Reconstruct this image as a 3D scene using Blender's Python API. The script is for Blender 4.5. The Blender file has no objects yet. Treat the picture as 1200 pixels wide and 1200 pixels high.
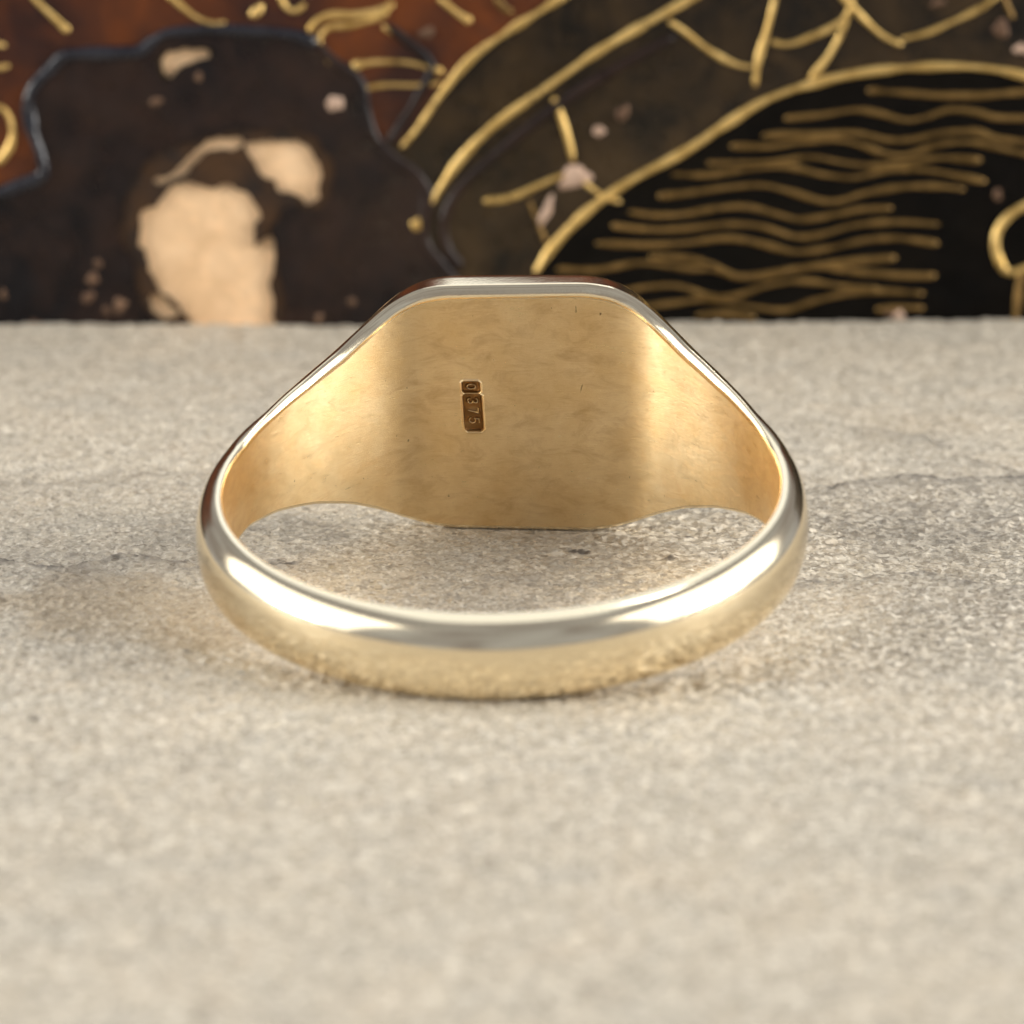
import bpy, bmesh, math, random
import numpy as np
from mathutils import Vector, Matrix, Euler

# ------------------------------------------------------------------ camera, light, exposure
S = 0.001                                   # lengths below are in millimetres
sc = bpy.context.scene
PITCH, DIST, FPX = 0.2732, 118.11, 3589.65  # camera pitch, distance to its aim point on the stone, focal length in photo pixels
CAM = np.array([0.0, -DIST * math.cos(PITCH), DIST * math.sin(PITCH)])
FWD = np.array([0.0, math.cos(PITCH), -math.sin(PITCH)])
UPV = np.array([0.0, math.sin(PITCH), math.cos(PITCH)])
cam_data = bpy.data.cameras.new('camera')
cam_data.sensor_width = 36.0
cam_data.lens = 36.0 * FPX / 1200.0
cam_data.clip_start = 0.005
cam_data.clip_end = 50.0
cam_data.dof.use_dof = True
cam_data.dof.focus_distance = 0.1125
cam_data.dof.aperture_fstop = 66.0
cam = bpy.data.objects.new('camera', cam_data)
sc.collection.objects.link(cam)
cam.location = Vector(CAM) * S
cam.rotation_euler = (math.pi / 2 - PITCH, 0, 0)
sc.camera = cam

world = bpy.data.worlds.new('World')
sc.world = world
world.use_nodes = True
bg = world.node_tree.nodes['Background']
bg.inputs['Color'].default_value = (0.80, 0.85, 1.0, 1)
bg.inputs['Strength'].default_value = 0.34
# a dim, uneven room all round
wn = world.node_tree.nodes; wl = world.node_tree.links
wtc = wn.new('ShaderNodeTexCoord'); wno = wn.new('ShaderNodeTexNoise'); wra = wn.new('ShaderNodeValToRGB')
wno.inputs['Scale'].default_value = 2.6; wno.inputs['Detail'].default_value = 3.0; wno.inputs['Distortion'].default_value = 0.6
wra.color_ramp.elements[0].position = 0.36; wra.color_ramp.elements[0].color = (0.58, 0.56, 0.60, 1)
wra.color_ramp.elements[1].position = 0.66; wra.color_ramp.elements[1].color = (1.00, 1.08, 1.22, 1)
wl.new(wtc.outputs['Generated'], wno.inputs['Vector']); wl.new(wno.outputs['Fac'], wra.inputs['Fac']); wl.new(wra.outputs['Color'], bg.inputs['Color'])

def softbox(name, loc, aim, sx, sy, watts, col):
    d = bpy.data.lights.new(name, 'AREA')
    d.shape = 'RECTANGLE'; d.size = sx; d.size_y = sy
    d.energy = watts; d.color = col
    o = bpy.data.objects.new(name, d)
    sc.collection.objects.link(o)
    o.location = loc
    o.rotation_euler = (Vector(aim) - Vector(loc)).to_track_quat('-Z', 'Y').to_euler()
    return o
softbox('softbox', (-0.62, -0.07, 0.36), (0, 0, 0), 0.86, 0.70, 3.0, (1.0, 0.985, 0.955))
softbox('softbox', (0.62, -0.07, 0.36), (0, 0, 0), 0.86, 0.70, 3.5, (1.0, 0.985, 0.955))
softbox('side_lamp', (-0.52, -0.12, 0.145), (0, -0.012, 0), 0.22, 0.20, 2.3, (1.0, 0.96, 0.89))
softbox('side_lamp', (0.52, -0.10, 0.150), (0, -0.012, 0), 0.22, 0.20, 2.6, (1.0, 0.96, 0.89))
softbox('overhead_softbox', (0, 0.42, 0.66), (0, -0.012, 0), 0.40, 1.00, 0.95, (0.88, 0.94, 1.0))
softbox('desk_lamp', (0.14, 0.24, 0.60), (0, -0.012, 0), 0.09, 0.035, 0.14, (0.92, 0.96, 1.0))

vs = sc.view_settings
vs.view_transform = 'Standard'; vs.look = 'None'; vs.exposure = 0.30; vs.gamma = 1.0
vs.use_curve_mapping = False
sc.render.engine = 'CYCLES'
cy = sc.cycles
cy.max_bounces = 12; cy.glossy_bounces = 10; cy.diffuse_bounces = 5
cy.caustics_reflective = True; cy.blur_glossy = 0.35
cy.sample_clamp_indirect = 10.0
cy.use_denoising = True

# ------------------------------------------------------------------ helpers
rng = np.random.default_rng(7)
random.seed(7)

def pix_ray(px, py):
    return FWD + np.array([1.0, 0, 0]) * (px - 600) / FPX - UPV * (py - 600) / FPX

def pix_ground(px, py):
    v = pix_ray(px, py); t = -CAM[2] / v[2]
    return (CAM + v * t)[:2]

def link(name, me, parent=None, mats=(), loc=None):
    o = bpy.data.objects.new(name, me)
    sc.collection.objects.link(o)
    for m in mats:
        me.materials.append(m)
    if parent is not None:
        o.parent = parent
    return o

def tag(o, label=None, category=None, kind=None, group=None):
    for k, v in (('label', label), ('category', category), ('kind', kind), ('group', group)):
        if v:
            o[k] = v

def _hash(ix, iy, seed):
    n = (ix.astype(np.int64) * 374761393 + iy.astype(np.int64) * 668265263 + seed * 1442695041) & 0xFFFFFFFF
    n = ((n ^ (n >> 13)) * 1274126177) & 0xFFFFFFFF
    return ((n ^ (n >> 16)) & 0xFFFF) / 65535.0

def vnoise(x, y, seed=0):
    ix = np.floor(x); iy = np.floor(y); fx = x - ix; fy = y - iy
    fx = fx * fx * fx * (fx * (fx * 6 - 15) + 10); fy = fy * fy * fy * (fy * (fy * 6 - 15) + 10)
    a = _hash(ix, iy, seed); b = _hash(ix + 1, iy, seed); c = _hash(ix, iy + 1, seed); d = _hash(ix + 1, iy + 1, seed)
    return (a + (b - a) * fx) * (1 - fy) + (c + (d - c) * fx) * fy

def fbm(x, y, octaves=4, seed=0, gain=0.5):
    s = 0; amp = 1; tot = 0
    for k in range(octaves):
        s = s + amp * vnoise(x * 2 ** k + 17.3 * k, y * 2 ** k - 9.1 * k, seed + k); tot += amp; amp *= gain
    return s / tot - 0.5

# ------------------------------------------------------------------ material helpers
class NT:
    def __init__(self, name):
        self.m = bpy.data.materials.new(name); self.m.use_nodes = True
        self.t = self.m.node_tree; self.n = self.t.nodes
        self.b = self.n['Principled BSDF']
    def add(self, kind, **kw):
        nd = self.n.new(kind)
        for k, v in kw.items():
            if k in nd.inputs: nd.inputs[k].default_value = v
            else: setattr(nd, k, v)
        return nd
    def to(self, a, b): self.t.links.new(a, b)
    def coords(self, scale, uv=None):
        if uv:
            c = self.add('ShaderNodeUVMap', uv_map=uv).outputs[0]
        else:
            c = self.add('ShaderNodeTexCoord').outputs['Object']
        mp = self.add('ShaderNodeMapping'); mp.inputs['Scale'].default_value = scale
        self.to(c, mp.inputs['Vector']); return mp.outputs[0]
    def noise(self, vec, scale, detail=4, rough=0.55, distortion=0.0):
        nd = self.add('ShaderNodeTexNoise'); nd.inputs['Scale'].default_value = scale
        nd.inputs['Detail'].default_value = detail; nd.inputs['Roughness'].default_value = rough
        nd.inputs['Distortion'].default_value = distortion
        self.to(vec, nd.inputs['Vector']); return nd.outputs['Fac']
    def ramp(self, fac, stops):
        r = self.add('ShaderNodeValToRGB'); el = r.color_ramp.elements
        while len(el) < len(stops): el.new(0.5)
        for e, (p, c) in zip(el, stops):
            e.position = p; e.color = (*c, 1) if len(c) == 3 else c
        self.to(fac, r.inputs['Fac']); return r.outputs['Color']
    def mix(self, fac, a, b, mode='MIX'):
        nd = self.add('ShaderNodeMix', data_type='RGBA', blend_type=mode)
        for sock, v in ((0, fac), (6, a), (7, b)):
            if hasattr(v, 'is_linked'): self.to(v, nd.inputs[sock])
            else: nd.inputs[sock].default_value = v if not isinstance(v, tuple) or len(v) == 4 else (*v, 1)
        return nd.outputs[2]
    def bump(self, h, strength, dist):
        nd = self.add('ShaderNodeBump'); nd.inputs['Strength'].default_value = strength
        nd.inputs['Distance'].default_value = dist; self.to(h, nd.inputs['Height'])
        self.to(nd.outputs[0], self.b.inputs['Normal']); return nd
    def maprange(self, v, a, b, c, d):
        nd = self.add('ShaderNodeMapRange')
        for i, x in enumerate((a, b, c, d)): nd.inputs[i + 1].default_value = x
        self.to(v, nd.inputs[0]); return nd.outputs[0]

# gold, polished outside
GOLD = (0.93, 0.79, 0.55)
g = NT('polished_gold')
g.b.inputs['Metallic'].default_value = 1.0
g.b.inputs['Base Color'].default_value = (*GOLD, 1)
v = g.coords((1000, 1000, 1000))
n1 = g.noise(v, 0.35, 3, 0.6)
g.to(g.maprange(n1, 0.3, 0.7, 0.10, 0.17), g.b.inputs['Roughness'])
n2 = g.noise(v, 9.0, 3, 0.6)
g.bump(n2, 0.06, 0.00004)
gold_polished = g.m

# gold, worn inside: fine scratches running round the finger hole
g = NT('worn_gold')
g.b.inputs['Metallic'].default_value = 1.0
v = g.coords((1, 1, 1), uv='surface')                     # u round the hole, v along the axis, both in mm
vs1 = g.coords((0.9, 14, 1), uv='surface')
vs2 = g.coords((0.35, 4.5, 1), uv='surface')
fine = g.noise(vs1, 1.9, 6, 0.75, 0.25)
broad = g.noise(vs2, 0.8, 5, 0.65, 0.3)
cloud = g.noise(v, 0.45, 5, 0.65)
col = g.mix(g.maprange(cloud, 0.3, 0.7, 0, 1), (0.79, 0.575, 0.29), (0.93, 0.75, 0.46))
smudge = g.noise(g.coords((0.7, 1.6, 1), uv='surface'), 0.9, 6, 0.7, 0.8)
col = g.mix(g.maprange(smudge, 0.48, 0.70, 0, 0.60), col, (0.60, 0.385, 0.165))
col = g.mix(g.maprange(fine, 0.54, 0.70, 0, 0.45), col, (0.60, 0.39, 0.17))
pits = g.noise(g.coords((2.6, 0.8, 1), uv='surface'), 2.0, 3, 0.6, 0.4)
col = g.mix(g.maprange(pits, 0.72, 0.755, 0, 0.8), col, (0.15, 0.08, 0.03))
g.to(col, g.b.inputs['Base Color'])
rough = g.add('ShaderNodeMath', operation='ADD')
g.to(g.maprange(fine, 0.3, 0.7, 0.22, 0.38), rough.inputs[0]); g.to(g.maprange(smudge, 0.35, 0.65, 0.0, 0.10), rough.inputs[1])
g.to(rough.outputs[0], g.b.inputs['Roughness'])
g.b.inputs['Anisotropic'].default_value = 0.75            # polished round the hole: light smears along the axis
tg_ = g.add('ShaderNodeTangent', direction_type='UV_MAP', uv_map='surface')
g.to(tg_.outputs[0], g.b.inputs['Tangent']); g.b.inputs['Anisotropic Rotation'].default_value = 0.25
grit = g.noise(g.coords((1, 1, 1), uv='surface'), 14, 3, 0.7)
hsum = g.add('ShaderNodeMath', operation='MULTIPLY_ADD')
g.to(grit, hsum.inputs[0]); hsum.inputs[1].default_value = 0.5; g.to(fine, hsum.inputs[2])
g.bump(hsum.outputs[0], 0.5, 0.000022)
gold_worn = g.m

# tarnish lies in the stamped mark
g = NT('tarnished_gold')
g.b.inputs['Metallic'].default_value = 1.0
at = g.add('ShaderNodeAttribute', attribute_name='depth')
col = g.mix(g.maprange(at.outputs['Fac'], 0.15, 0.9, 0, 1), (0.95, 0.75, 0.42), (0.24, 0.125, 0.045))
g.to(col, g.b.inputs['Base Color'])
g.b.inputs['Roughness'].default_value = 0.30
gold_stamp = g.m

# pale quartzite
g = NT('pale_quartzite')
v = g.coords((1000, 1000, 1000))
at = g.add('ShaderNodeAttribute', attribute_name='tint')     # r: brown stain, g: grey vein and shade painted inside the ring, b: dark fleck
sep = g.add('ShaderNodeSeparateColor'); g.to(at.outputs['Color'], sep.inputs[0])
big = g.noise(v, 0.11, 5, 0.6, 0.4)
warm = g.noise(v, 0.33, 4, 0.6, 0.5)
mid = g.noise(g.coords((900, 1050, 1000)), 0.95, 5, 0.65, 0.3)
fine = g.noise(v, 8.0, 3, 0.7)
wv = g.noise(v, 2.5, 2, 0.5)
def cells(scale):
    nd = g.add('ShaderNodeTexVoronoi'); nd.inputs['Scale'].default_value = scale
    nd.inputs['Randomness'].default_value = 1.0
    wob = g.add('ShaderNodeVectorMath', operation='MULTIPLY_ADD')
    nz = g.add('ShaderNodeTexNoise'); nz.inputs['Scale'].default_value = scale * 1.3; nz.inputs['Detail'].default_value = 2
    g.to(v, nz.inputs['Vector']); g.to(nz.outputs['Color'], wob.inputs[0])
    wob.inputs[1].default_value = (0.22 / scale,) * 3; g.to(v, wob.inputs[2])
    g.to(wob.outputs[0], nd.inputs['Vector'])
    sp = g.add('ShaderNodeSeparateColor'); g.to(nd.outputs['Color'], sp.inputs[0])
    return nd, sp
c1, s1 = cells(4.2)
c2, s2 = cells(9.0)
base = g.mix(g.maprange(big, 0.32, 0.68, 0, 1), (0.470, 0.425, 0.350), (0.560, 0.485, 0.378))
base = g.mix(g.maprange(warm, 0.50, 0.72, 0, 0.50), base, (0.64, 0.53, 0.40))
base = g.mix(g.maprange(warm, 0.45, 0.28, 0, 0.45), base, (0.47, 0.448, 0.405))
base = g.mix(g.maprange(mid, 0.50, 0.66, 0, 0.55), base, (0.73, 0.655, 0.54))
base = g.mix(g.maprange(mid, 0.46, 0.30, 0, 0.40), base, (0.40, 0.36, 0.305))
base = g.mix(g.maprange(s1.outputs[0], 0.62, 1.0, 0, 0.55), base, (0.80, 0.735, 0.63))
base = g.mix(g.maprange(s1.outputs[0], 0.36, 0.0, 0, 0.50), base, (0.34, 0.30, 0.25))
base = g.mix(g.maprange(s2.outputs[1], 0.66, 1.0, 0, 0.60), base, (0.86, 0.81, 0.72))
base = g.mix(g.maprange(s2.outputs[1], 0.30, 0.0, 0, 0.60), base, (0.24, 0.21, 0.175))
base = g.mix(sep.outputs[0], base, (0.34, 0.255, 0.155))
base = g.mix(sep.outputs[1], base, (0.30, 0.272, 0.235))
base = g.mix(sep.outputs[2], base, (0.05, 0.042, 0.04))
base = g.mix(1.0, base, (0.85, 0.835, 0.795), 'MULTIPLY')
g.to(base, g.b.inputs['Base Color'])
g.to(g.maprange(s1.outputs[2], 0.70, 0.95, 0.72, 0.22), g.b.inputs['Roughness'])    # some crystal faces shine
g.b.inputs['Specular IOR Level'].default_value = 0.45
hs = g.add('ShaderNodeMath', operation='MULTIPLY_ADD')
g.to(s2.outputs[0], hs.inputs[0]); hs.inputs[1].default_value = 0.35; g.to(fine, hs.inputs[2])
bp = g.bump(hs.outputs[0], 0.6, 0.00009)
tiltv = g.add('ShaderNodeVectorMath', operation='MULTIPLY_ADD')                      # each crystal face is tilted its own way
cen = g.add('ShaderNodeVectorMath', operation='SUBTRACT'); g.to(c1.outputs['Color'], cen.inputs[0]); cen.inputs[1].default_value = (0.5, 0.5, 0.5)
g.to(cen.outputs[0], tiltv.inputs[0]); tiltv.inputs[1].default_value = (0.75, 0.75, 0.2); g.to(bp.outputs[0], tiltv.inputs[2])
nrmv = g.add('ShaderNodeVectorMath', operation='NORMALIZE'); g.to(tiltv.outputs[0], nrmv.inputs[0])
g.to(nrmv.outputs[0], g.b.inputs['Normal'])
stone_mat = g.m

def lacquer(name, c0, c1, rough=(0.22, 0.4), scale=0.25, bump=0.35, spec=0.25):
    g = NT(name); v = g.coords((1000, 1000, 1000))
    n = g.noise(v, scale, 5, 0.6, 0.4)
    n_ = g.noise(v, scale * 2.7, 6, 0.7, 0.8)
    col = g.mix(g.maprange(n, 0.38, 0.62, 0, 1), c0, c1)
    g.to(g.mix(g.maprange(n_, 0.50, 0.72, 0, 0.6), col, tuple(min(1, q * 1.5) for q in c1)), g.b.inputs['Base Color'])  # paler third tone painted in for the lacquer's uneven sheen
    m = g.noise(v, scale * 4, 4, 0.6)
    g.to(g.maprange(m, 0.3, 0.7, *rough), g.b.inputs['Roughness'])
    g.b.inputs['Specular IOR Level'].default_value = spec
    g.bump(m, bump, 0.0003)
    return g.m
lac_brown = lacquer('brown_lacquer', (0.007, 0.005, 0.003), (0.034, 0.020, 0.008))
lac_black = lacquer('black_lacquer', (0.004, 0.003, 0.004), (0.020, 0.010, 0.007), (0.2, 0.5), 0.18)
lac_jet = lacquer('jet_lacquer', (0.0018, 0.0015, 0.0012), (0.004, 0.003, 0.002), (0.3, 0.5), spec=0.08)
lac_ridge = lacquer('raised_black_lacquer', (0.008, 0.008, 0.012), (0.02, 0.02, 0.026), (0.12, 0.34), spec=0.45)
lac_red = lacquer('red_brown_lacquer', (0.120, 0.031, 0.006), (0.026, 0.009, 0.006), (0.3, 0.5), 0.15)
lac_under = lacquer('brown_undercoat', (0.055, 0.026, 0.010), (0.018, 0.011, 0.008), (0.4, 0.6), 0.4)
wood = lacquer('bare_tan_ground', (0.80, 0.56, 0.34), (0.66, 0.44, 0.25), (0.7, 0.85), 0.35, 0.3, 0.2)
fleck_mat = lacquer('pale_bare_ground', (0.50, 0.36, 0.27), (0.34, 0.22, 0.15), (0.6, 0.8), 0.8, 0.3, 0.2)
dull_fleck_mat = lacquer('dull_bare_ground', (0.17, 0.10, 0.06), (0.09, 0.05, 0.03), (0.6, 0.8), 0.8, 0.3, 0.2)

def gilt(name, c0, c1):
    g = NT(name); v = g.coords((1000, 1000, 1000))
    n = g.noise(v, 1.1, 4, 0.65)
    col = g.mix(g.maprange(n, 0.32, 0.68, 0, 1), c0, c1)
    rub = g.noise(v, 1.7, 5, 0.75, 0.6)
    col = g.mix(g.maprange(rub, 0.56, 0.68, 0, 0.85), col, (0.045, 0.025, 0.010))       # gilding rubbed through
    g.to(col, g.b.inputs['Base Color'])
    g.b.inputs['Metallic'].default_value = 0.75
    g.b.inputs['Roughness'].default_value = 0.40
    g.bump(g.noise(v, 5, 3, 0.6), 0.3, 0.0001)
    return g.m
gilt_bright = gilt('bright_gilt', (0.46, 0.29, 0.08), (0.82, 0.57, 0.21))
gilt_dim = gilt('rubbed_gilt', (0.12, 0.070, 0.018), (0.29, 0.175, 0.056))

# ------------------------------------------------------------------ stone slab
def seg_dist(X, Y, pts):
    """distance to a polyline, and the side (positive on its far side)"""
    best = np.full(X.shape, 1e9); side = np.zeros(X.shape)
    for (ax, ay), (bx, by) in zip(pts[:-1], pts[1:]):
        dx, dy = bx - ax, by - ay; L = dx * dx + dy * dy
        t = np.clip(((X - ax) * dx + (Y - ay) * dy) / L, 0, 1)
        d = np.hypot(X - ax - t * dx, Y - ay - t * dy)
        m = d < best
        best = np.where(m, d, best); side = np.where(m, np.sign(dx * (Y - ay) - dy * (X - ax)), side)
    return best, side

PANEL_Y, PANEL_YAW = 35.4, math.radians(1.5)   # the lacquer panel stands on edge along the back of the slab
def panel_line(x): return PANEL_Y + x * math.tan(PANEL_YAW)

xs = np.concatenate([np.linspace(-60, -28, 80, endpoint=False), np.linspace(-28, -20, 70, endpoint=False), np.linspace(-20, 20, 530, endpoint=False), np.linspace(20, 28, 70, endpoint=False), np.linspace(28, 60, 81)])
ts = np.concatenate([np.linspace(-80, -52, 60, endpoint=False), np.linspace(-52, -26, 150, endpoint=False),
                     np.linspace(-26, 3, 385, endpoint=False), np.linspace(3, 34.5, 170)])
X, Y = np.meshgrid(xs, ts)
Yb = Y + np.clip((Y + 5) / 39.5, 0, 1) * (X * math.tan(PANEL_YAW) + 1.02)   # back edge follows the panel
Y = Yb
H = 0.30 * fbm(X / 14, Y / 14, 3, 3) + 0.20 * fbm(X / 3.5, Y / 2.6, 4, 11)
grain_h = np.clip(vnoise(X / 0.19 + 0.5 * vnoise(X / 0.3, Y / 0.3, 71), Y / 0.19, 72) - 0.52, 0, 1) * 0.16 + np.clip(vnoise(X / 0.42, Y / 0.38, 73) - 0.6, 0, 1) * 0.20
fine_h = 0.085 * fbm(X / 0.9, Y / 0.9, 3, 23, 0.65) + grain_h - 0.03
ledges = [  # cleft lines, traced on the slab
    ([(-60, 640), (0, 655), (75, 668), (150, 652), (240, 664), (330, 660)], 0.28, 1.6),
    ([(860, 590), (935, 577), (1000, 566), (1060, 556), (1110, 566), (1200, 561), (1300, 566)], 0.26, 2.0),
    ([(900, 690), (990, 678), (1090, 671), (1140, 684), (1220, 690)], 0.16, 1.0),
    ([(-60, 560), (60, 566), (150, 552), (230, 556)], 0.10, 1.0),
    ([(1020, 500), (1090, 512), (1140, 536), (1200, 545)], 0.10, 0.8),
    ([(480, 676), (560, 684), (640, 688), (720, 676)], 0.07, 0.6)]
tint = np.zeros(X.shape + (3,)); HL = 0 * H
wob = 0.5 * fbm(X / 1.3, Y / 1.3, 3, 41)
for pts, dh, wid in ledges:
    P = [tuple(pix_ground(*p)) for p in pts]
    d, s = seg_dist(X, Y + wob, P)
    fall = np.exp(-(d / (wid * 2.2)) ** 2)
    crest = np.where(s > 0, -1.0, 1.0)                              # the near side stands higher, its crest hides the foot
    HL = HL + 2.0 * dh * fall * (1 / (1 + np.exp(np.clip(-crest * d / 0.10, -40, 40))) - 0.5)
    jag = vnoise(X / 0.35, Y / 0.35, 77)
    tint[..., 1] = np.maximum(tint[..., 1], 0.85 * np.exp(-(d / (0.22 + 0.85 * jag ** 2)) ** 2) * (dh / 0.28) * np.clip(0.1 + 1.3 * jag, 0, 1))
    tint[..., 2] = np.maximum(tint[..., 2], 0.80 * np.exp(-(d / (0.20 + 0.8 * jag ** 2)) ** 2) * (dh / 0.28) * np.clip(2.0 * jag - 0.35, 0, 1))
    tint[..., 1] = np.maximum(tint[..., 1], 0.60 * np.exp(-(d / 2.4) ** 2) * (s < 0) * (dh / 0.28))
def blob(px, py, rx, ry, ch, amt, rough=0.6, seed=0):
    gx, gy = pix_ground(px, py)
    q = np.hypot((X - gx) / rx, (Y - gy) / ry) + rough * fbm(X / (rx * .5), Y / (ry * .5), 3, 100 + seed) * 2
    tint[..., ch] = np.maximum(tint[..., ch], amt * np.clip((1.15 - q) / 0.6, 0, 1))
blob(150, 710, 4.5, 3.8, 0, 0.50, 0.8, 1)
blob(215, 740, 2.6, 2.0, 0, 0.50, 0.9, 2)
blob(660, 645, 4.0, 4.4, 1, 0.42, 0.8, 3)  # soft shade within the ring, put into the stone's grey
blob(560, 655, 2.5, 2.0, 1, 0.20, 0.8, 4)
blob(1080, 610, 5.5, 4.0, 1, 0.45, 0.8, 5)
blob(1100, 710, 3.6, 2.2, 1, 0.22, 0.9, 6)
blob(1060, 495, 4.0, 3.0, 0, 0.16, 0.9, 7)
blob(350, 620, 3.0, 2.6, 1, 0.40, 0.9, 8)
blob(150, 640, 5.0, 3.5, 1, 0.36, 0.9, 9)
for px, py, rx, ry in ((682, 646, 0.42, 0.26), (783, 653, 0.26, 0.30), (673, 645, 0.2, 0.2), (40, 841, 0.17, 0.26), (806, 629, 0.16, 0.18)):
    blob(px, py, rx, ry, 2, 0.85, 0.5, px)
tint[..., 1] = np.clip(tint[..., 1] * (0.55 + 0.9 * vnoise(X / 0.5, Y / 0.4, 61)), 0, 1)

# the ring's resting places are the flattest part of the slab
ringc = np.array([-0.34, -11.9])
rad = np.hypot(X - ringc[0], Y - ringc[1])
calm = np.clip((rad - 14.0) / 6.0, 0.16, 1.0)
near_front = np.exp(-(((X + 1.2) / 5.5) ** 2 + ((Y + 21.8) / 1.6) ** 2))
near_back = np.exp(-(((X + .2) / 4.6) ** 2 + ((Y + 2.0) / 1.6) ** 2))
H = H * calm * (1 - np.clip(near_front + near_back, 0, 1)) + (fine_h + HL * np.clip((rad - 10.5) / 2.5, 0.15, 1)) * (1 - 0.75 * np.clip(near_front + near_back, 0, 1)) - 0.02
back = Y - panel_line(X) + 0.25 * fbm(X / 0.8, X * 0, 3, 91) + 0.6 * np.clip(fbm(X / 3.1, X * 0 + 3, 3, 95) - 0.12, 0, 1)
H = H - 0.55 * np.clip(1 + back / 0.75, 0, 1.3) ** 2          # broken back edge
ny, nx = X.shape
me = bpy.data.meshes.new('stone_slab')
THK = 9.0
top = np.stack([X, Y, H], -1).reshape(-1, 3)
idx = np.arange(nx * ny).reshape(ny, nx)
quads = np.stack([idx[:-1, :-1], idx[:-1, 1:], idx[1:, 1:], idx[1:, :-1]], -1).reshape(-1, 4)
loop = np.concatenate([idx[0, :-1], idx[:-1, -1], idx[-1, :0:-1], idx[:0:-1, 0]])
low = top[loop].copy(); low[:, 2] = -THK + 0.3 * rng.random(len(loop))
nb = len(top)
k = np.arange(len(loop)); k2 = (k + 1) % len(loop)
sides = np.stack([loop[k2], loop[k], nb + k, nb + k2], -1)
verts = np.concatenate([top, low]) * S
me.from_pydata(verts.tolist(), [], quads.tolist() + sides.tolist() + [list((nb + k)[::-1])])
ca = me.color_attributes.new('tint', 'FLOAT_COLOR', 'POINT')
cols = np.ones((len(verts), 4)); cols[:nb, :3] = tint.reshape(-1, 3); cols[nb:, :3] = 0
ca.data.foreach_set('color', cols.ravel())
me.polygons.foreach_set('use_smooth', [True] * len(quads) + [False] * (len(sides) + 1))
slab = link('stone_slab', me, mats=[stone_mat])
tag(slab, 'pale beige-grey rough stone slab the gold ring lies on', 'stone slab', 'structure')

# ------------------------------------------------------------------ lacquer panel
panel = bpy.data.objects.new('lacquer_panel', None)
sc.collection.objects.link(panel)
panel.empty_display_size = 0.01
panel.location = (0, PANEL_Y * S, -3.0 * S)
panel.rotation_euler = (0, 0, PANEL_YAW)
tag(panel, 'dark lacquered panel with raised gold lines and chipped tan patches behind the ring', 'lacquer panel')
PN = np.array([math.sin(PANEL_YAW), -math.cos(PANEL_YAW), 0.0])       # towards the camera
PX = np.array([math.cos(PANEL_YAW), math.sin(PANEL_YAW), 0.0])
P0 = np.array([0, PANEL_Y, -3.0])
def pp(px, py):
    """photo pixel -> (x, z) in mm on the panel face"""
    v = pix_ray(px, py); t = ((P0 - CAM) @ PN) / (v @ PN)
    q = CAM + v * t - P0
    return float(q @ PX), float(q[2])

def smooth_pts(pts, n=6, closed=False):
    P = [np.array(p, float) for p in pts]; out = []
    m = len(P); rngi = range(m if closed else m - 1)
    for i in rngi:
        if closed: a, b, c, d = P[i - 1], P[i], P[(i + 1) % m], P[(i + 2) % m]
        else: a, b, c, d = P[max(i - 1, 0)], P[i], P[i + 1], P[min(i + 2, m - 1)]
        for k in range(n):
            t = k / n
            out.append(0.5 * (2 * b + (c - a) * t + (2 * a - 5 * b + 4 * c - d) * t * t + (3 * b - a - 3 * c + d) * t ** 3))
    if not closed: out.append(P[-1])
    return out

def jitter(pts, amp, seed):
    """ragged outline: displaced by a noise field, so it never crosses itself"""
    P = np.array(pts); out = P.copy()
    for sc_, am in ((0.7, amp * 3.0), (0.28, amp * 1.6)):
        out[:, 0] += am * 2 * (vnoise(P[:, 0] / sc_ + 50, P[:, 1] / sc_ + 50, seed) - 0.5)
        out[:, 1] += am * 2 * (vnoise(P[:, 0] / sc_ + 90, P[:, 1] / sc_ + 90, seed + 1) - 0.5)
    return list(out)

def sheet(name, outer, holes, depth0, depth1, mat, parent=panel):
    """flat layer with holes between two depths in front of the board; outlines in panel mm"""
    cu = bpy.data.curves.new(name, 'CURVE'); cu.dimensions = '2D'; cu.fill_mode = 'BOTH'
    half = (depth1 - depth0) / 2
    cu.extrude = half * S
    for poly in [outer] + holes:
        sp = cu.splines.new('POLY'); sp.points.add(len(poly) - 1); sp.use_cyclic_u = True
        for q, p in zip(sp.points, poly): q.co = (p[0] * S, p[1] * S, 0, 1)
    tmp = bpy.data.objects.new(name, cu); sc.collection.objects.link(tmp)
    me = bpy.data.meshes.new_from_object(tmp.evaluated_get(bpy.context.evaluated_depsgraph_get()))
    bpy.data.objects.remove(tmp); bpy.data.curves.remove(cu)
    me.materials.clear()
    # local curve z becomes the direction out of the panel (-y)
    mid = (depth0 + depth1) / 2 * S
    me.transform(Matrix(((1, 0, 0, 0), (0, 0, -1, -mid), (0, 1, 0, 0), (0, 0, 0, 1))))
    return link(name, me, parent, [mat])

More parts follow.
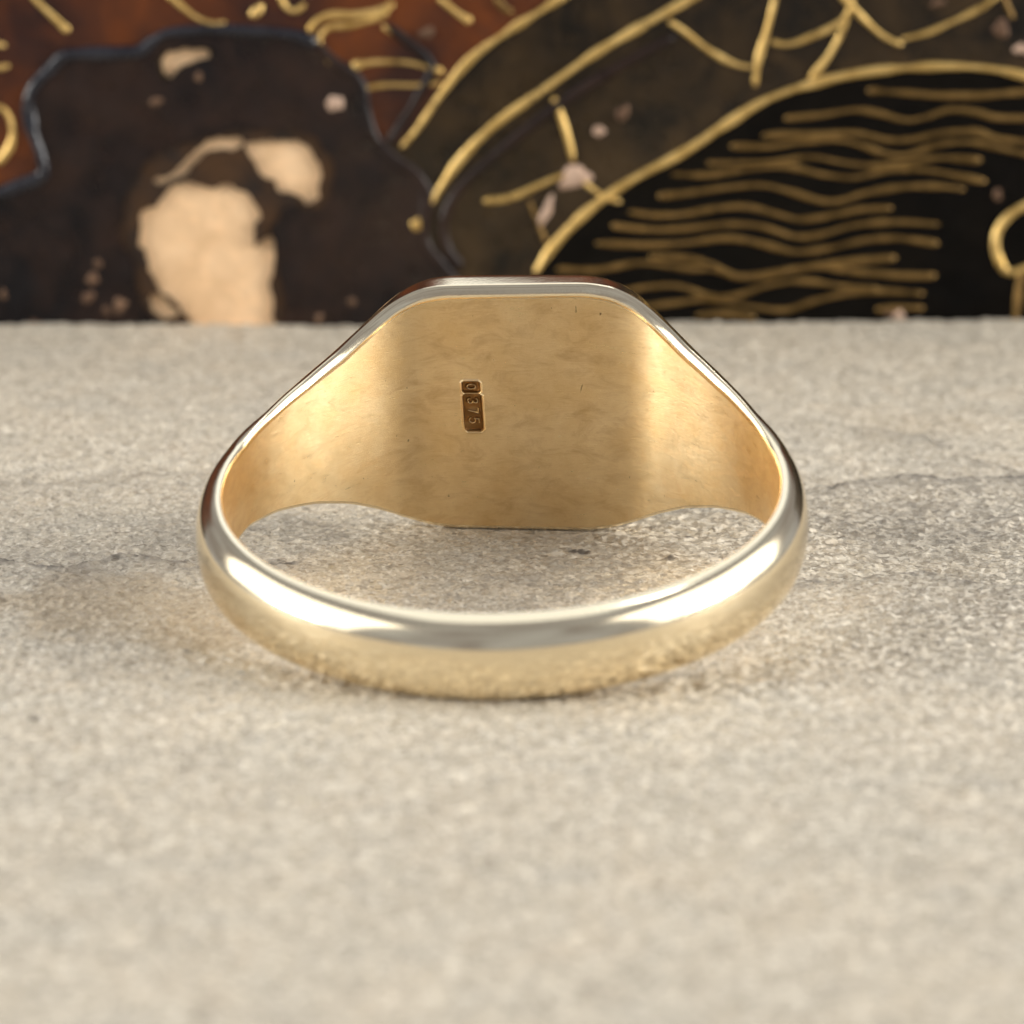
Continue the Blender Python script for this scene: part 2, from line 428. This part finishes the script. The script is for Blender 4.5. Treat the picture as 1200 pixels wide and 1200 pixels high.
def bead(name, pts, wid, mat, base, high=0.45, taper=True, seed=0, blob0=0, blob1=0, parent=panel):
    """raised half-round line on the panel; pts and wid in photo pixels"""
    r = np.random.default_rng(seed + 500)
    P = np.array([pp(*p) for p in smooth_pts(pts, 7)])
    w = wid * 0.80 / FPX * 151.0 / 2
    d = np.gradient(P, axis=0); d /= np.linalg.norm(d, axis=1)[:, None] + 1e-9
    nrm = np.stack([-d[:, 1], d[:, 0]], 1)
    L = np.concatenate([[0], np.cumsum(np.linalg.norm(np.diff(P, axis=0), axis=1))])
    ww = w * (1 + 0.30 * (vnoise(L / 1.1 + seed * 3.1, L * 0, seed) - 0.5) * 2)
    hh = w * 2 * high * (1 + 0.25 * (vnoise(L / 0.9 + 7 + seed, L * 0, seed + 9) - 0.5) * 2)
    for end, bl in ((L, blob0), (L[-1] - L, blob1)):
        if taper:
            f = np.sqrt(np.clip(end / (w * 1.2), 0.03, 1)); ww = ww * f; hh = hh * f
        if bl:
            f = 1 + (bl - 1) * np.exp(-((end - w * 1.5) / (w * 1.3)) ** 2); ww = ww * f; hh = hh * (1 + (f - 1) * .6)
    K = 9; V = []; F = []
    for i in range(len(P)):
        for k in range(K):
            a = math.pi * k / (K - 1)
            x, z = P[i] + nrm[i] * ww[i] * math.cos(a)
            V.append((x * S, -(base - 0.04 + (hh[i] + 0.04) * math.sin(a)) * S, z * S))
    for i in range(len(P) - 1):
        for k in range(K - 1):
            a = i * K + k
            F.append((a, a + 1, a + K + 1, a + K))
        F.append((i * K + K - 1, i * K, i * K + K, i * K + 2 * K - 1))
    F.append(tuple(range(K))); e = (len(P) - 1) * K; F.append(tuple(range(e + K - 1, e - 1, -1)))
    me = bpy.data.meshes.new(name); me.from_pydata(V, [], F)
    bm = bmesh.new(); bm.from_mesh(me); bmesh.ops.recalc_face_normals(bm, faces=bm.faces); bm.to_mesh(me); bm.free()
    me.polygons.foreach_set('use_smooth', [True] * len(me.polygons))
    return link(name, me, parent, [mat])

def pxs(pts, n=5, amp=0.0, seed=0):
    q = smooth_pts([pp(*p) for p in pts], n, True)
    return jitter(q, amp, seed) if amp else q

# board of the panel, bare tan ground
W, ZT = 55.0, 32.0
me = bpy.data.meshes.new('board')
bm = bmesh.new(); bmesh.ops.create_cube(bm, size=1)
for q in bm.verts: q.co = Vector((q.co.x * 2 * W * S, (q.co.y + 0.5) * 5 * S, (q.co.z + 0.5) * ZT * S))
bm.to_mesh(me); bm.free()
link('board', me, panel, [wood])

chips = [
    [(163, 272), (170, 250), (182, 235), (200, 222), (222, 213), (245, 220), (275, 218), (295, 228), (305, 250), (300, 272), (296, 289), (306, 280), (319, 271), (321, 290), (319, 330), (316, 392), (232, 392), (222, 372), (205, 362), (190, 345), (180, 322), (168, 296)],
    [(181, 210), (205, 195), (228, 178), (243, 167), (262, 163), (282, 162), (283, 173), (250, 179), (232, 187), (216, 204), (196, 216), (186, 217)],
    [(287, 171), (310, 166), (340, 161), (360, 167), (372, 185), (379, 208), (373, 230), (360, 238), (345, 226), (325, 219), (303, 198)],
    [(138, 243), (147, 234), (157, 236), (162, 250), (159, 264), (148, 267), (140, 258)],
    [(188, 72), (198, 60), (222, 54), (242, 60), (241, 69), (222, 75), (206, 88), (193, 86)],
    [(174, 352), (186, 344), (202, 352), (214, 364), (206, 373), (186, 371)]]
chip_polys = [pxs(c, 7, 0.05, 3) for i, c in enumerate(chips)]
LAC0, LAC1 = 0.0, 0.22
rect = [np.array(p) for p in ((-W, 0.0), (W, 0.0), (W, ZT), (-W, ZT))]
sheet('lacquer_layer', rect, chip_polys, -0.02, LAC1, lac_brown)

# red-brown field along the top left, continuing above
sheet('red_field', pxs([(-700, 260), (-300, 240), (0, 216), (45, 205), (36, 120), (76, 66), (165, 58), (200, 38), (300, 38), (380, 55), (430, 100), (442, 165), (474, 168), (520, 100), (600, 28), (680, -25), (760, -80), (900, -160), (1200, -240), (1500, -300), (1500, -500), (400, -500), (-700, -500)], 1), [], LAC1 - 0.02, LAC1 + 0.05, lac_red)
# rock motif with larger losses through which a brown undercoat shows
big_hole = pxs([(140, 270), (150, 215), (180, 182), (230, 160), (285, 150), (345, 150), (385, 175), (392, 215), (372, 246), (340, 240), (322, 262), (326, 300), (326, 392), (224, 392), (185, 378), (165, 350), (158, 310)], 5, 0.05, 31)
small_holes = [chip_polys[3], chip_polys[4]]
small_holes = [[c + (p - c) * 1.18 for p in poly] for poly in small_holes for c in [np.mean(poly, axis=0)]]
big_hole2 = big_hole
rock_out = [(-120, 240), (0, 224), (28, 216), (47, 206), (49, 185), (39, 150), (36, 118), (48, 94), (76, 65), (120, 63), (162, 59), (200, 38), (262, 35), (330, 38), (375, 55), (415, 94), (430, 135), (446, 170), (480, 198), (500, 228), (498, 275), (520, 318), (600, 420), (200, 470), (-120, 440)]
sheet('undercoat_patch', [c + (p - c) * 1.06 for p in big_hole for c in [np.mean(big_hole, axis=0)]], chip_polys[:3] + chip_polys[5:], LAC1 - 0.02, LAC1 + 0.04, lac_under)
hole_ok = [h for h in small_holes]
sheet('rock_motif', [np.array(p) for p in pxs(rock_out, 5)], [big_hole2] + hole_ok[1:], LAC1 - 0.02, LAC1 + 0.16, lac_black)
# black water field inside the fan
sheet('water_field', pxs([(628, 320), (650, 287), (690, 247), (740, 212), (800, 180), (850, 147), (900, 117), (960, 97), (1020, 85), (1100, 80), (1160, 83), (1215, 95), (1500, 190), (1600, 420), (1300, 440), (900, 440), (620, 440)], 5), [], LAC1 - 0.02, LAC1 + 0.05, lac_jet)

ridge_lines = [
    ([(-60, 236), (0, 225), (20, 218), (45, 208), (52, 198), (48, 178), (38, 150), (34, 120), (41, 100), (60, 80), (76, 65), (100, 62), (160, 60), (180, 47), (200, 37), (250, 34), (300, 36), (345, 40), (372, 52)], 18),
    ([(368, 50), (395, 75), (420, 96), (429, 130), (440, 162), (462, 186), (490, 206), (500, 232), (496, 278), (522, 316), (560, 360)], 18),
    ([(452, 28), (470, 42), (505, 76), (490, 112), (470, 145), (455, 168)], 12),
    ([(790, 42), (720, 80), (650, 125), (590, 172), (545, 212), (522, 250), (522, 285), (540, 315)], 16)]
for i, (pts, w) in enumerate(ridge_lines):
    bead('raised_outline', pts, w, lac_ridge if i == 0 else lac_black, LAC1 + 0.10, 0.42 if i == 0 else 0.25, seed=40 + i)

B, D = gilt_bright, gilt_dim
gold_lines = [
    ([(30, -14), (43, 0), (62, 18), (82, 37)], 8, B, 1, 1.5), ([(190, -12), (205, 0), (228, 18), (250, 27), (265, 25)], 8, B, 1, 1.1),
    ([(293, 18), (302, 12), (308, 4)], 14, B, 1, 1), ([(328, -6), (336, 8), (347, 12), (358, 4)], 9, B, 1, 1),
    ([(362, 38), (370, 25), (388, 17), (415, 17), (440, 13), (462, 4)], 10, B, 1, 1), ([(388, 78), (377, 58), (376, 42), (388, 31), (412, 29), (436, 22), (456, 12)], 9, B, 1, 1),
    ([(-6, 122), (8, 130), (15, 148), (13, 170), (-4, 192)], 11, B, 1, 1), ([(-8, 50), (8, 53)], 11, B, 1, 1), ([(-6, 80), (12, 76)], 12, B, 1, 1),
    ([(412, 77), (440, 72), (480, 73), (520, 84)], 9, B, 1.5, 1.3), ([(420, 105), (450, 99), (490, 99), (518, 96)], 8, B, 1.9, 1.2),
    ([(448, 29), (460, 36), (468, 40)], 9, B, 1, 1), ([(513, -4), (535, 14), (553, 25)], 8, B, 1, 1.3), ([(580, -4), (590, 8), (601, 15)], 9, D, 1, 1),
    ([(470, 172), (490, 148), (520, 105), (555, 65), (600, 33), (640, 8), (668, -10)], 11, B, 1, 1),
    ([(484, 270), (499, 246), (515, 220), (540, 185), (580, 145), (650, 95), (700, 60), (760, 25), (830, -14)], 13, B, 1.6, 1),
    ([(626, 320), (650, 285), (690, 245), (740, 210), (800, 178), (850, 145), (900, 115), (960, 95), (1020, 83), (1100, 77), (1160, 80), (1210, 91), (1280, 112)], 12, B, 1, 1),
    ([(648, 112), (662, 150), (672, 190)], 9, B, 1, 1), ([(566, 235), (600, 230), (640, 212), (662, 203)], 9, B, 1.2, 1), ([(678, 208), (705, 228), (728, 236)], 8, B, 1, 1), ([(620, 234), (629, 258), (640, 284)], 6, D, 1, 1),
    ([(783, 24), (800, 35), (830, 58), (860, 74), (881, 78)], 8, B, 1, 1), ([(910, -12), (898, 35), (888, 70), (884, 101)], 9, B, 1, 1.1),
    ([(903, 48), (925, 51), (960, 38), (985, 24), (996, 8)], 8, B, 1, 1), ([(1000, -8), (986, 35), (970, 65), (948, 92)], 9, B, 1, 1), ([(980, -12), (1010, 20), (1035, 42), (1057, 52)], 9, B, 1, 1.2),
    ([(1056, 45), (1085, 38), (1115, 25), (1150, 8), (1172, -8)], 8, B, 1, 1), ([(1172, -10), (1180, 8), (1187, 22)], 8, D, 1, 1),
    ([(1225, 228), (1200, 240), (1178, 255), (1166, 276), (1168, 300), (1182, 318), (1215, 306)], 13, B, 1, 1), ([(1196, 316), (1192, 345), (1188, 385)], 11, D, 1, 1)]
for i, (pts, w, m, b0, b1) in enumerate(gold_lines):
    bead('gold_line', pts, w, m, LAC1 + 0.05, 0.36, seed=i, blob0=b0 if b0 != 1 else 0, blob1=b1 if b1 != 1 else 0)
wave_lines = [
    [(1015, 105), (1060, 108), (1100, 111), (1150, 111), (1200, 107), (1250, 108)],
    [(918, 138), (960, 134), (1000, 128), (1030, 132), (1060, 140), (1085, 136), (1110, 128), (1140, 130), (1170, 137), (1230, 137)],
    [(892, 158), (920, 157), (960, 157), (1000, 155), (1040, 163), (1070, 162), (1100, 155), (1140, 153), (1170, 162), (1230, 168)],
    [(855, 170), (900, 171), (940, 165), (980, 163), (1010, 170), (1040, 180), (1065, 180), (1100, 168), (1140, 166), (1180, 175), (1230, 186)],
    [(828, 190), (870, 190), (910, 188), (950, 183), (990, 190), (1020, 193), (1060, 190), (1100, 184), (1150, 187)],
    [(786, 203), (830, 204), (870, 198), (920, 194), (960, 203), (1000, 207), (1040, 198), (1080, 198), (1120, 205), (1155, 212)],
    [(770, 229), (800, 226), (850, 219), (890, 216), (920, 222), (960, 234), (985, 234), (1010, 226), (1050, 219), (1090, 217), (1130, 221)],
    [(736, 247), (765, 251), (800, 250), (840, 243), (875, 241), (910, 250), (940, 256), (980, 250), (1010, 244), (1045, 243)],
    [(716, 263), (760, 268), (800, 267), (850, 262), (890, 264), (930, 276), (960, 274), (1000, 263), (1050, 259), (1100, 262)],
    [(697, 284), (760, 286), (800, 284), (850, 278), (890, 284), (930, 294), (970, 290), (1010, 281), (1050, 278), (1100, 285)],
    [(652, 314), (700, 315), (750, 307), (800, 313), (840, 316), (865, 323), (900, 322), (940, 312), (1000, 305), (1050, 301)],
    [(760, 300), (800, 301), (832, 308), (868, 322), (920, 316), (960, 312), (1010, 318), (1060, 322), (1096, 322)],
    [(724, 341), (760, 335), (795, 334), (828, 345), (862, 345), (900, 333), (940, 328), (985, 334), (1030, 339)],
    [(744, 359), (790, 354), (830, 350), (880, 358), (920, 362), (952, 352), (990, 343), (1030, 340), (1082, 343)],
    [(815, 369), (850, 366), (885, 371)], [(1025, 362), (1055, 359), (1082, 360)]]
for i, pts in enumerate(wave_lines):
    bead('wave_line', pts, 9.0, D, LAC1 + 0.05, 0.34, seed=100 + i)

def flake(name, cx, cy_, rx, ry, ang, mat, seed):
    """small irregular loss with a crumbly low edge"""
    r = np.random.default_rng(seed); n = 16; K = [1.0, 0.78, 0.4]
    c = np.array(pp(cx, cy_)); sc_ = 151.0 / FPX
    rad = 1 + 0.28 * np.interp(np.arange(n), np.arange(0, n + 1, 2), np.r_[(q := r.normal(0, 1, n // 2)), q[0]])
    V = []; F = []
    for j, k in enumerate(K):
        for i in range(n):
            a = 2 * math.pi * i / n
            x, z = math.cos(a) * rx * rad[i] * k * sc_, math.sin(a) * ry * rad[i] * k * sc_
            x, z = x * math.cos(ang) - z * math.sin(ang), x * math.sin(ang) + z * math.cos(ang)
            V.append(((c[0] + x) * S, -(LAC1 + [-0.02, 0.19, 0.21][j] + 0.03 * r.normal()) * S, (c[1] + z) * S))
    V.append((c[0] * S, -(LAC1 + 0.22) * S, c[1] * S))
    for j in range(2):
        for i in range(n):
            a, b = j * n + i, j * n + (i + 1) % n
            F.append((a, b, b + n, a + n))
    for i in range(n): F.append((2 * n + i, 2 * n + (i + 1) % n, 3 * n))
    me = bpy.data.meshes.new(name); me.from_pydata(V, [], F)
    me.polygons.foreach_set('use_smooth', [True] * len(F))
    return link(name, me, panel, [mat])
for i, (cx, cy_, rx, ry, an, m) in enumerate((
        (671, 205, 21, 11, .35, fleck_mat), (640, 246, 8, 17, -.35, fleck_mat), (703, 153, 11, 7, -.2, fleck_mat), (729, 131, 6, 8, 0, dull_fleck_mat),
        (395, 119, 11, 12, 0, fleck_mat), (233, 89, 7, 6, 0, dull_fleck_mat), (114, 306, 7, 7, 0, dull_fleck_mat), (110, 324, 8, 9, .3, dull_fleck_mat), (104, 347, 8, 7, .6, dull_fleck_mat),
        (141, 357, 11, 8, .4, dull_fleck_mat), (126, 362, 5, 7, 0, dull_fleck_mat), (184, 118, 9, 6, 0, dull_fleck_mat), (4, 343, 6, 7, 0, dull_fleck_mat), (374, 372, 5, 9, -.4, dull_fleck_mat), (412, 352, 7, 5, 0, dull_fleck_mat),
        (1168, 227, 5, 7, 0, dull_fleck_mat), (1052, 369, 7, 6, .5, fleck_mat), (1040, 366, 4, 4, .5, dull_fleck_mat), (1172, 32, 9, 12, .2, dull_fleck_mat), (1196, 57, 8, 7, 0, fleck_mat), (1098, 2, 8, 5, 0, dull_fleck_mat), (500, 37, 8, 6, 0.4, dull_fleck_mat), (40, 378, 9, 5, 0, dull_fleck_mat))):
    flake('bare_fleck', cx, cy_, rx, ry, an, m, 60 + i)

# ------------------------------------------------------------------ signet ring
RI = 9.5
TN = [0, 9, 16, 21, 26, 32, 40, 50, 62, 75, 95, 120, 150, 180]
HN = [4.95, 4.95, 4.94, 4.80, 4.44, 3.84, 3.14, 2.53, 2.00, 1.60, 1.50, 1.47, 1.46, 1.46]
def smoothed(nodes, vals, x, sig):
    t = np.linspace(-360, 360, 7201); a = np.abs((t + 180) % 360 - 180); f = np.interp(a, nodes, vals)
    kx = np.arange(-200, 201) * 0.1; kk = np.exp(-0.5 * (kx / sig) ** 2); kk /= kk.sum()
    return np.interp(x, t, np.convolve(f, kk, 'same'))
def half_height(deg): return smoothed(TN, HN, deg, 1.1)
# plan of the outside: flat table at the back, straight shoulders running tangent into a round shank
def plan_radius(deg):
    a = np.radians(np.linspace(0, 180, 1801)); rs = 10.48 + 0.27 * np.clip((np.degrees(a) - 90) / 90, 0, 1)
    yt, xt = 10.62, 4.6
    r = np.full(a.shape, 1e9); ok = a < math.radians(80)
    r_table = np.where(ok, yt / np.maximum(np.cos(a), .05), 0)
    p = np.array([xt, yt]); L = np.hypot(*p); ang = math.atan2(xt, yt) + math.acos(10.48 / L)
    nrm = np.array([math.sin(ang), math.cos(ang)])
    r_sh = np.where(a < ang, 10.48 / np.maximum(np.cos(ang - a), .05), rs)
    r = np.minimum(np.where(ok, r_table, 1e9), r_sh)
    r = np.where(a >= ang, rs, r)
    return smoothed(np.degrees(a), r, deg, 1.5)

mark_t0, mark_t1 = -13.95, -7.05          # degrees round the hole
mark_w0, mark_w1 = -1.15, 1.50          # mm along the axis
HEAD = 34.0
# plan of the finger hole: round, but dressed flat behind the head with straight walls running into the circle
def hole_radius(deg):
    a = np.radians(np.linspace(0, 180, 1801)); ch, xk = 9.0, 4.45
    L = math.hypot(xk, ch); ang = math.atan2(xk, ch) + math.acos(RI / L)
    r = np.where(a < ang, RI / np.maximum(np.cos(ang - a), .05), RI)
    r = np.minimum(r, np.where(a < 1.2, ch / np.maximum(np.cos(a), .05), 99))
    return smoothed(np.degrees(a), r, deg, 5.5)
tcols = np.unique(np.round(np.concatenate([np.arange(-180, 180.01, 0.75), [mark_t0, mark_t1, -HEAD, HEAD]]), 4))
rin_ = hole_radius(tcols)
hh_ = half_height(tcols) + 0.06 * np.sin(np.clip(tcols / 70, -1, 1) * math.pi) ; ro = plan_radius(tcols)
side = np.degrees(np.arcsin(np.clip(ro * np.sin(np.radians(np.abs(tcols))) / RI, 0, 0.97)))
kx_ = np.clip((78 - np.abs(tcols)) / 20, 0, 1)
ho_ = hh_ + (half_height(np.maximum(side, np.abs(tcols))) - hh_) * kx_        # the octagon's cut corners continue outwards
nfl = smoothed([0, 24, 34, 60, 180], [8.0, 7.0, 4.5, 2.4, 2.3], tcols, 3.0)     # squareness of the section
edge_t = smoothed([0, 30, 60, 180], [0.35, 0.32, 0.18, 0.16], tcols, 3.0)
bev_ = smoothed([0, 20, 34, 60, 90, 180], [0.30, 0.30, 0.30, 0.22, 0.12, 0.11], tcols, 3.0)      # softened inner edge: depth and width
bew_ = smoothed([0, 20, 34, 60, 90, 180], [0.50, 0.50, 0.50, 0.30, 0.14, 0.12], tcols, 3.0)
inner_fracs = np.linspace(-1, 1, 33)
def section(i, signed_ang):
    """closed outline (r, w, inner?) starting at the inner bottom corner"""
    h, n, bev, bew, rin = hh_[i], nfl[i], bev_[i], bew_[i], rin_[i]
    t = ro[i] - rin
    pts = []
    hi = h - bew; hl = h - 0.14                        # the upper edge is worn rounder than the lower
    base_rows = np.linspace(-hl, hi, 25)
    ws = np.sort(np.concatenate([base_rows]))
    ws[np.argmin(abs(ws - mark_w0 * min(1, hi / 3.4)))] = mark_w0 * min(1, hi / 3.4)
    ws[np.argmin(abs(ws - mark_w1 * min(1, hi / 3.4)))] = mark_w1 * min(1, hi / 3.4)
    for w in ws: pts.append((rin, w, 1))
    for a in (12, 24, 36, 48, 60, 72, 82):                              # softened inner edge
        a = math.radians(a); pts.append((rin + bev * (1 - math.cos(a)), hi + bew * math.sin(a), 0))
    M = 44
    for k in range(M + 1):
        ph = math.pi / 2 - math.pi * k / M
        # denser towards the rims
        ph = math.pi / 2 * math.sin(ph) * 0.35 + ph * 0.65
        s, c = math.sin(ph), abs(math.cos(ph))
        w = (h + (ho_[i] - h) * c ** (2 / n)) * math.copysign(abs(s) ** (2 / n), s); bv = bev if s > 0 else 0.12
        r = rin + bv + (t - bv) * c ** (2 / n)
        pts.append((r, w, 0))
    for a in (82, 72, 60, 48, 36, 24, 12):
        a = math.radians(a); pts.append((rin + 0.12 * (1 - math.cos(a)), -hl - 0.14 * math.sin(a), 0))
    return pts
secs = [section(i, t) for i, t in enumerate(tcols[:-1])]
NS = len(secs[0]); NT_ = len(secs)
G = np.zeros((NT_, NS, 3)); UVg = np.zeros((NT_, NS, 2)); inner = np.array([p[2] for p in secs[0]], bool)
for i, t in enumerate(tcols[:-1]):
    a = math.radians(t)
    for j, (r, w, q) in enumerate(secs[i]):
        # hand-finished metal is never dead true
        G[i, j] = (r * math.sin(a), r * math.cos(a), w)
        UVg[i, j] = (a * RI, w)
du = np.roll(G, -1, 0) - np.roll(G, 1, 0); dv = np.roll(G, -1, 1) - np.roll(G, 1, 1)
Nn = np.cross(du, dv); Nn /= np.linalg.norm(Nn, axis=2)[..., None] + 1e-12
rad_dir = np.stack([G[..., 0], G[..., 1], 0 * G[..., 2]], -1)
inn = np.array([p[2] for p in secs[0]], bool)
if (Nn[:, 12] * rad_dir[:, 12]).sum() > 0: Nn = -Nn
wall_n = np.cross(du[:, 12], np.array([0, 0, 1.0])); wall_n *= -np.sign((wall_n * rad_dir[:, 12]).sum(1))[:, None]
wall_n /= np.linalg.norm(wall_n, axis=1)[:, None]
Nn[:, inn] = wall_n[:, None, :]                          # straight wall inside, along the axis
jrow = {w: int(np.argmin(abs(np.array([p[1] for p in secs[len(secs) // 2][:25]]) - w))) for w in (mark_w0, mark_w1)}

def ring_mesh(name, keep, parent):
    vid = {}; V = []; NV = []; UVv = []; F = []; MI = []
    def vi(i, j):
        key = (i % NT_, j % NS)
        if key not in vid:
            vid[key] = len(V); V.append(G[key] * S); NV.append(Nn[key])
            UVv.append(UVg[key])
        return vid[key]
    for i in range(NT_):
        t = tcols[i]; tm = (tcols[i] + tcols[i + 1]) / 2
        for j in range(NS):
            is_inner = j < 24
            if not keep(tm): continue
            if is_inner and mark_t0 < tm < mark_t1 and jrow[mark_w0] <= j < jrow[mark_w1]: continue
            F.append((vi(i, j), vi(i, j + 1), vi(i + 1, j + 1), vi(i + 1, j))); MI.append(1 if is_inner else 0)
    me = bpy.data.meshes.new(name); me.from_pydata([tuple(p) for p in V], [], F)
    uv = me.uv_layers.new(name='surface')
    for lp in me.loops: uv.data[lp.index].uv = UVv[lp.vertex_index]
    me.polygons.foreach_set('use_smooth', [True] * len(F))
    o = link(name, me, parent, [gold_polished, gold_worn])
    me.polygons.foreach_set('material_index', MI)
    if not facing_ok(V, F, NV): me.flip_normals()
    me.normals_split_custom_set_from_vertices([tuple(n) for n in NV])
    return o
def facing_ok(V, F, NV):
    s = 0
    for f in F[::97]:
        a, b, c = (np.array(V[f[q]]) for q in (0, 1, 2)); s += np.sign(np.cross(b - a, c - a) @ NV[f[0]])
    return s > 0

ring = bpy.data.objects.new('signet_ring', None)
sc.collection.objects.link(ring); ring.empty_display_size = 0.01
tag(ring, 'polished yellow gold signet ring lying on its side on the stone', 'ring')
head = ring_mesh('signet_head', lambda t: abs(t) < HEAD, ring)
shank = ring_mesh('shank', lambda t: abs(t) >= HEAD, ring)

# stamped mark: two cartouches with raised characters, running down the wall
def strokes(kind):
    arc = lambda cx, cy, rx, ry, a0, a1, n=10: [(cx + rx * math.cos(math.radians(a0 + (a1 - a0) * i / n)), cy + ry * math.sin(math.radians(a0 + (a1 - a0) * i / n))) for i in range(n + 1)]
    if kind == '3': return [arc(.5, .73, .30, .24, 160, -90), arc(.5, .26, .34, .26, 90, -160)]
    if kind == '7': return [[(.15, .95), (.85, .95), (.62, .5), (.45, .02)]]
    if kind == '5': return [[(.80, .96), (.28, .96), (.24, .54)], arc(.48, .32, .34, .30, 130, -150)]
    if kind == '0': return [arc(.5, .5, .36, .46, 0, 360, 18)]
def stroke_d(u, v, kind):
    best = np.full(u.shape, 9.0)
    for pl in strokes(kind):
        for (ax, ay), (bx, by) in zip(pl[:-1], pl[1:]):
            dx, dy = bx - ax, by - ay; t = np.clip(((u - ax) * dx + (v - ay) * dy) / (dx * dx + dy * dy + 1e-9), 0, 1)
            best = np.minimum(best, np.hypot(u - ax - t * dx, v - ay - t * dy))
    return best
nu, nv = 96, 220
tu = np.linspace(mark_t0, mark_t1, nu); wv = np.linspace(mark_w0, mark_w1, nv)
A, Wm = np.meshgrid(tu, wv)
Xm = (A - (-10.5)) * math.pi / 180 * 9.15      # mm, across
def box(x, y, cx, cy_, hx, hy, cut):
    qx, qy = abs(x - cx) - hx, abs(y - cy_) - hy
    d = np.maximum(qx, qy); return np.maximum(d, (qx + qy) * 0.7071 + cut)
tilt_x = Xm - 0.03 * (0.2 - Wm)                # the stamp was struck slightly askew
Xm = Xm * 1.07; Wk = (Wm + 0.04) * 1.05
tilt_x = Xm - 0.03 * (0.2 - Wk)
d1 = box(tilt_x, Wk, -0.02, 1.02, 0.335, 0.235, 0.05)
d2 = box(tilt_x, Wk, 0.0, -0.06, 0.350, 0.785, 0.06)
dm = np.minimum(d1, d2)
rec = np.clip(0.5 - dm / 0.07, 0, 1); rec = rec * rec * (3 - 2 * rec)
lip = np.exp(-((dm - 0.06) / 0.035) ** 2)
# characters read downwards: their tops point to +x
chars = np.zeros(A.shape)
def put(kind, cx, cw, size_up, size_adv):
    global chars
    vch = (tilt_x - cx) / size_up + 0.5; uch = (cw - Wk) / size_adv + 0.5
    d = stroke_d(uch, vch, kind) * (size_up + size_adv) / 2
    chars = np.maximum(chars, np.clip(1.1 - d / 0.045, 0, 1))
put('0', 0.0, 1.02, 0.36, 0.28)
put('3', 0.03, 0.42, 0.40, 0.30); put('7', 0.03, 0.0, 0.40, 0.30); put('5', 0.03, -0.42, 0.40, 0.32)
worn = 0.75 + 0.5 * vnoise(Xm / 0.12, Wm / 0.12, 5)
depth = rec * (1 - 0.72 * chars * np.clip(worn, 0, 1.1)) * (0.8 + 0.3 * vnoise(Xm / 0.3, Wm / 0.3, 8))
edge_fade = np.clip(np.minimum.reduce([A - mark_t0, mark_t1 - A]) * 8, 0, 1) * np.clip(np.minimum(Wm - mark_w0, mark_w1 - Wm) * 20, 0, 1)
off = (0.15 * depth - 0.035 * lip * (1 - rec)) * edge_fade
rr = hole_radius(A.ravel()).reshape(A.shape) + off
ar = np.radians(A)
Vm = np.stack([rr * np.sin(ar), rr * np.cos(ar), Wm], -1)
duv = np.gradient(Vm, axis=1); dvv = np.gradient(Vm, axis=0)
Nm = np.cross(duv, dvv); Nm /= np.linalg.norm(Nm, axis=2)[..., None]
if (Nm[0, 0] * Vm[0, 0])[:2].sum() > 0: Nm = -Nm
flat = np.stack([0 * ar, -1 + 0 * ar, 0 * ar], -1)
Nm = np.where((edge_fade < 0.05)[..., None], flat, Nm)
ii = np.arange(nu * nv).reshape(nv, nu)
Fm = np.stack([ii[:-1, :-1], ii[:-1, 1:], ii[1:, 1:], ii[1:, :-1]], -1).reshape(-1, 4)
me = bpy.data.meshes.new('hallmark')
me.from_pydata((Vm.reshape(-1, 3) * S).tolist(), [], Fm.tolist())
uv = me.uv_layers.new(name='surface')
UVm = np.stack([ar * RI, Wm], -1).reshape(-1, 2)
lv = np.zeros(len(me.loops), int); me.loops.foreach_get('vertex_index', lv)
uv.data.foreach_set('uv', UVm[lv].ravel())
at = me.attributes.new('depth', 'FLOAT', 'POINT'); at.data.foreach_set('value', (depth * edge_fade).ravel())
me.polygons.foreach_set('use_smooth', [True] * len(Fm))
hall = link('hallmark', me, head, [gold_worn, gold_stamp])
rf = rec.reshape(-1)[Fm].max(1)
me.polygons.foreach_set('material_index', (rf > 0.02).astype(int).tolist())
if not facing_ok(Vm.reshape(-1, 3), Fm, Nm.reshape(-1, 3)): me.flip_normals()
me.normals_split_custom_set_from_vertices(Nm.reshape(-1, 3).tolist())
tag(hall, 'stamped hallmark reading 375 in a dark recessed box')

# lay the ring down: it rests on the lower edge of its head and on the back of its shank
ring.rotation_euler = (0.1862, -0.014, -0.066)
Rm = np.array(Euler(ring.rotation_euler).to_matrix())
Z = G.reshape(-1, 3) @ Rm.T
tg = np.repeat(tcols[:-1], NS)
zb = Z[np.abs(tg) < 15, 2].min(); zf = Z[np.abs(tg) > 165, 2].min()
print('lowest head', zb, 'lowest shank', zf, 'all', Z[:, 2].min())
ring.location = (-0.339 * S, -12.306 * S, (-min(zb, zf) - 0.05) * S)
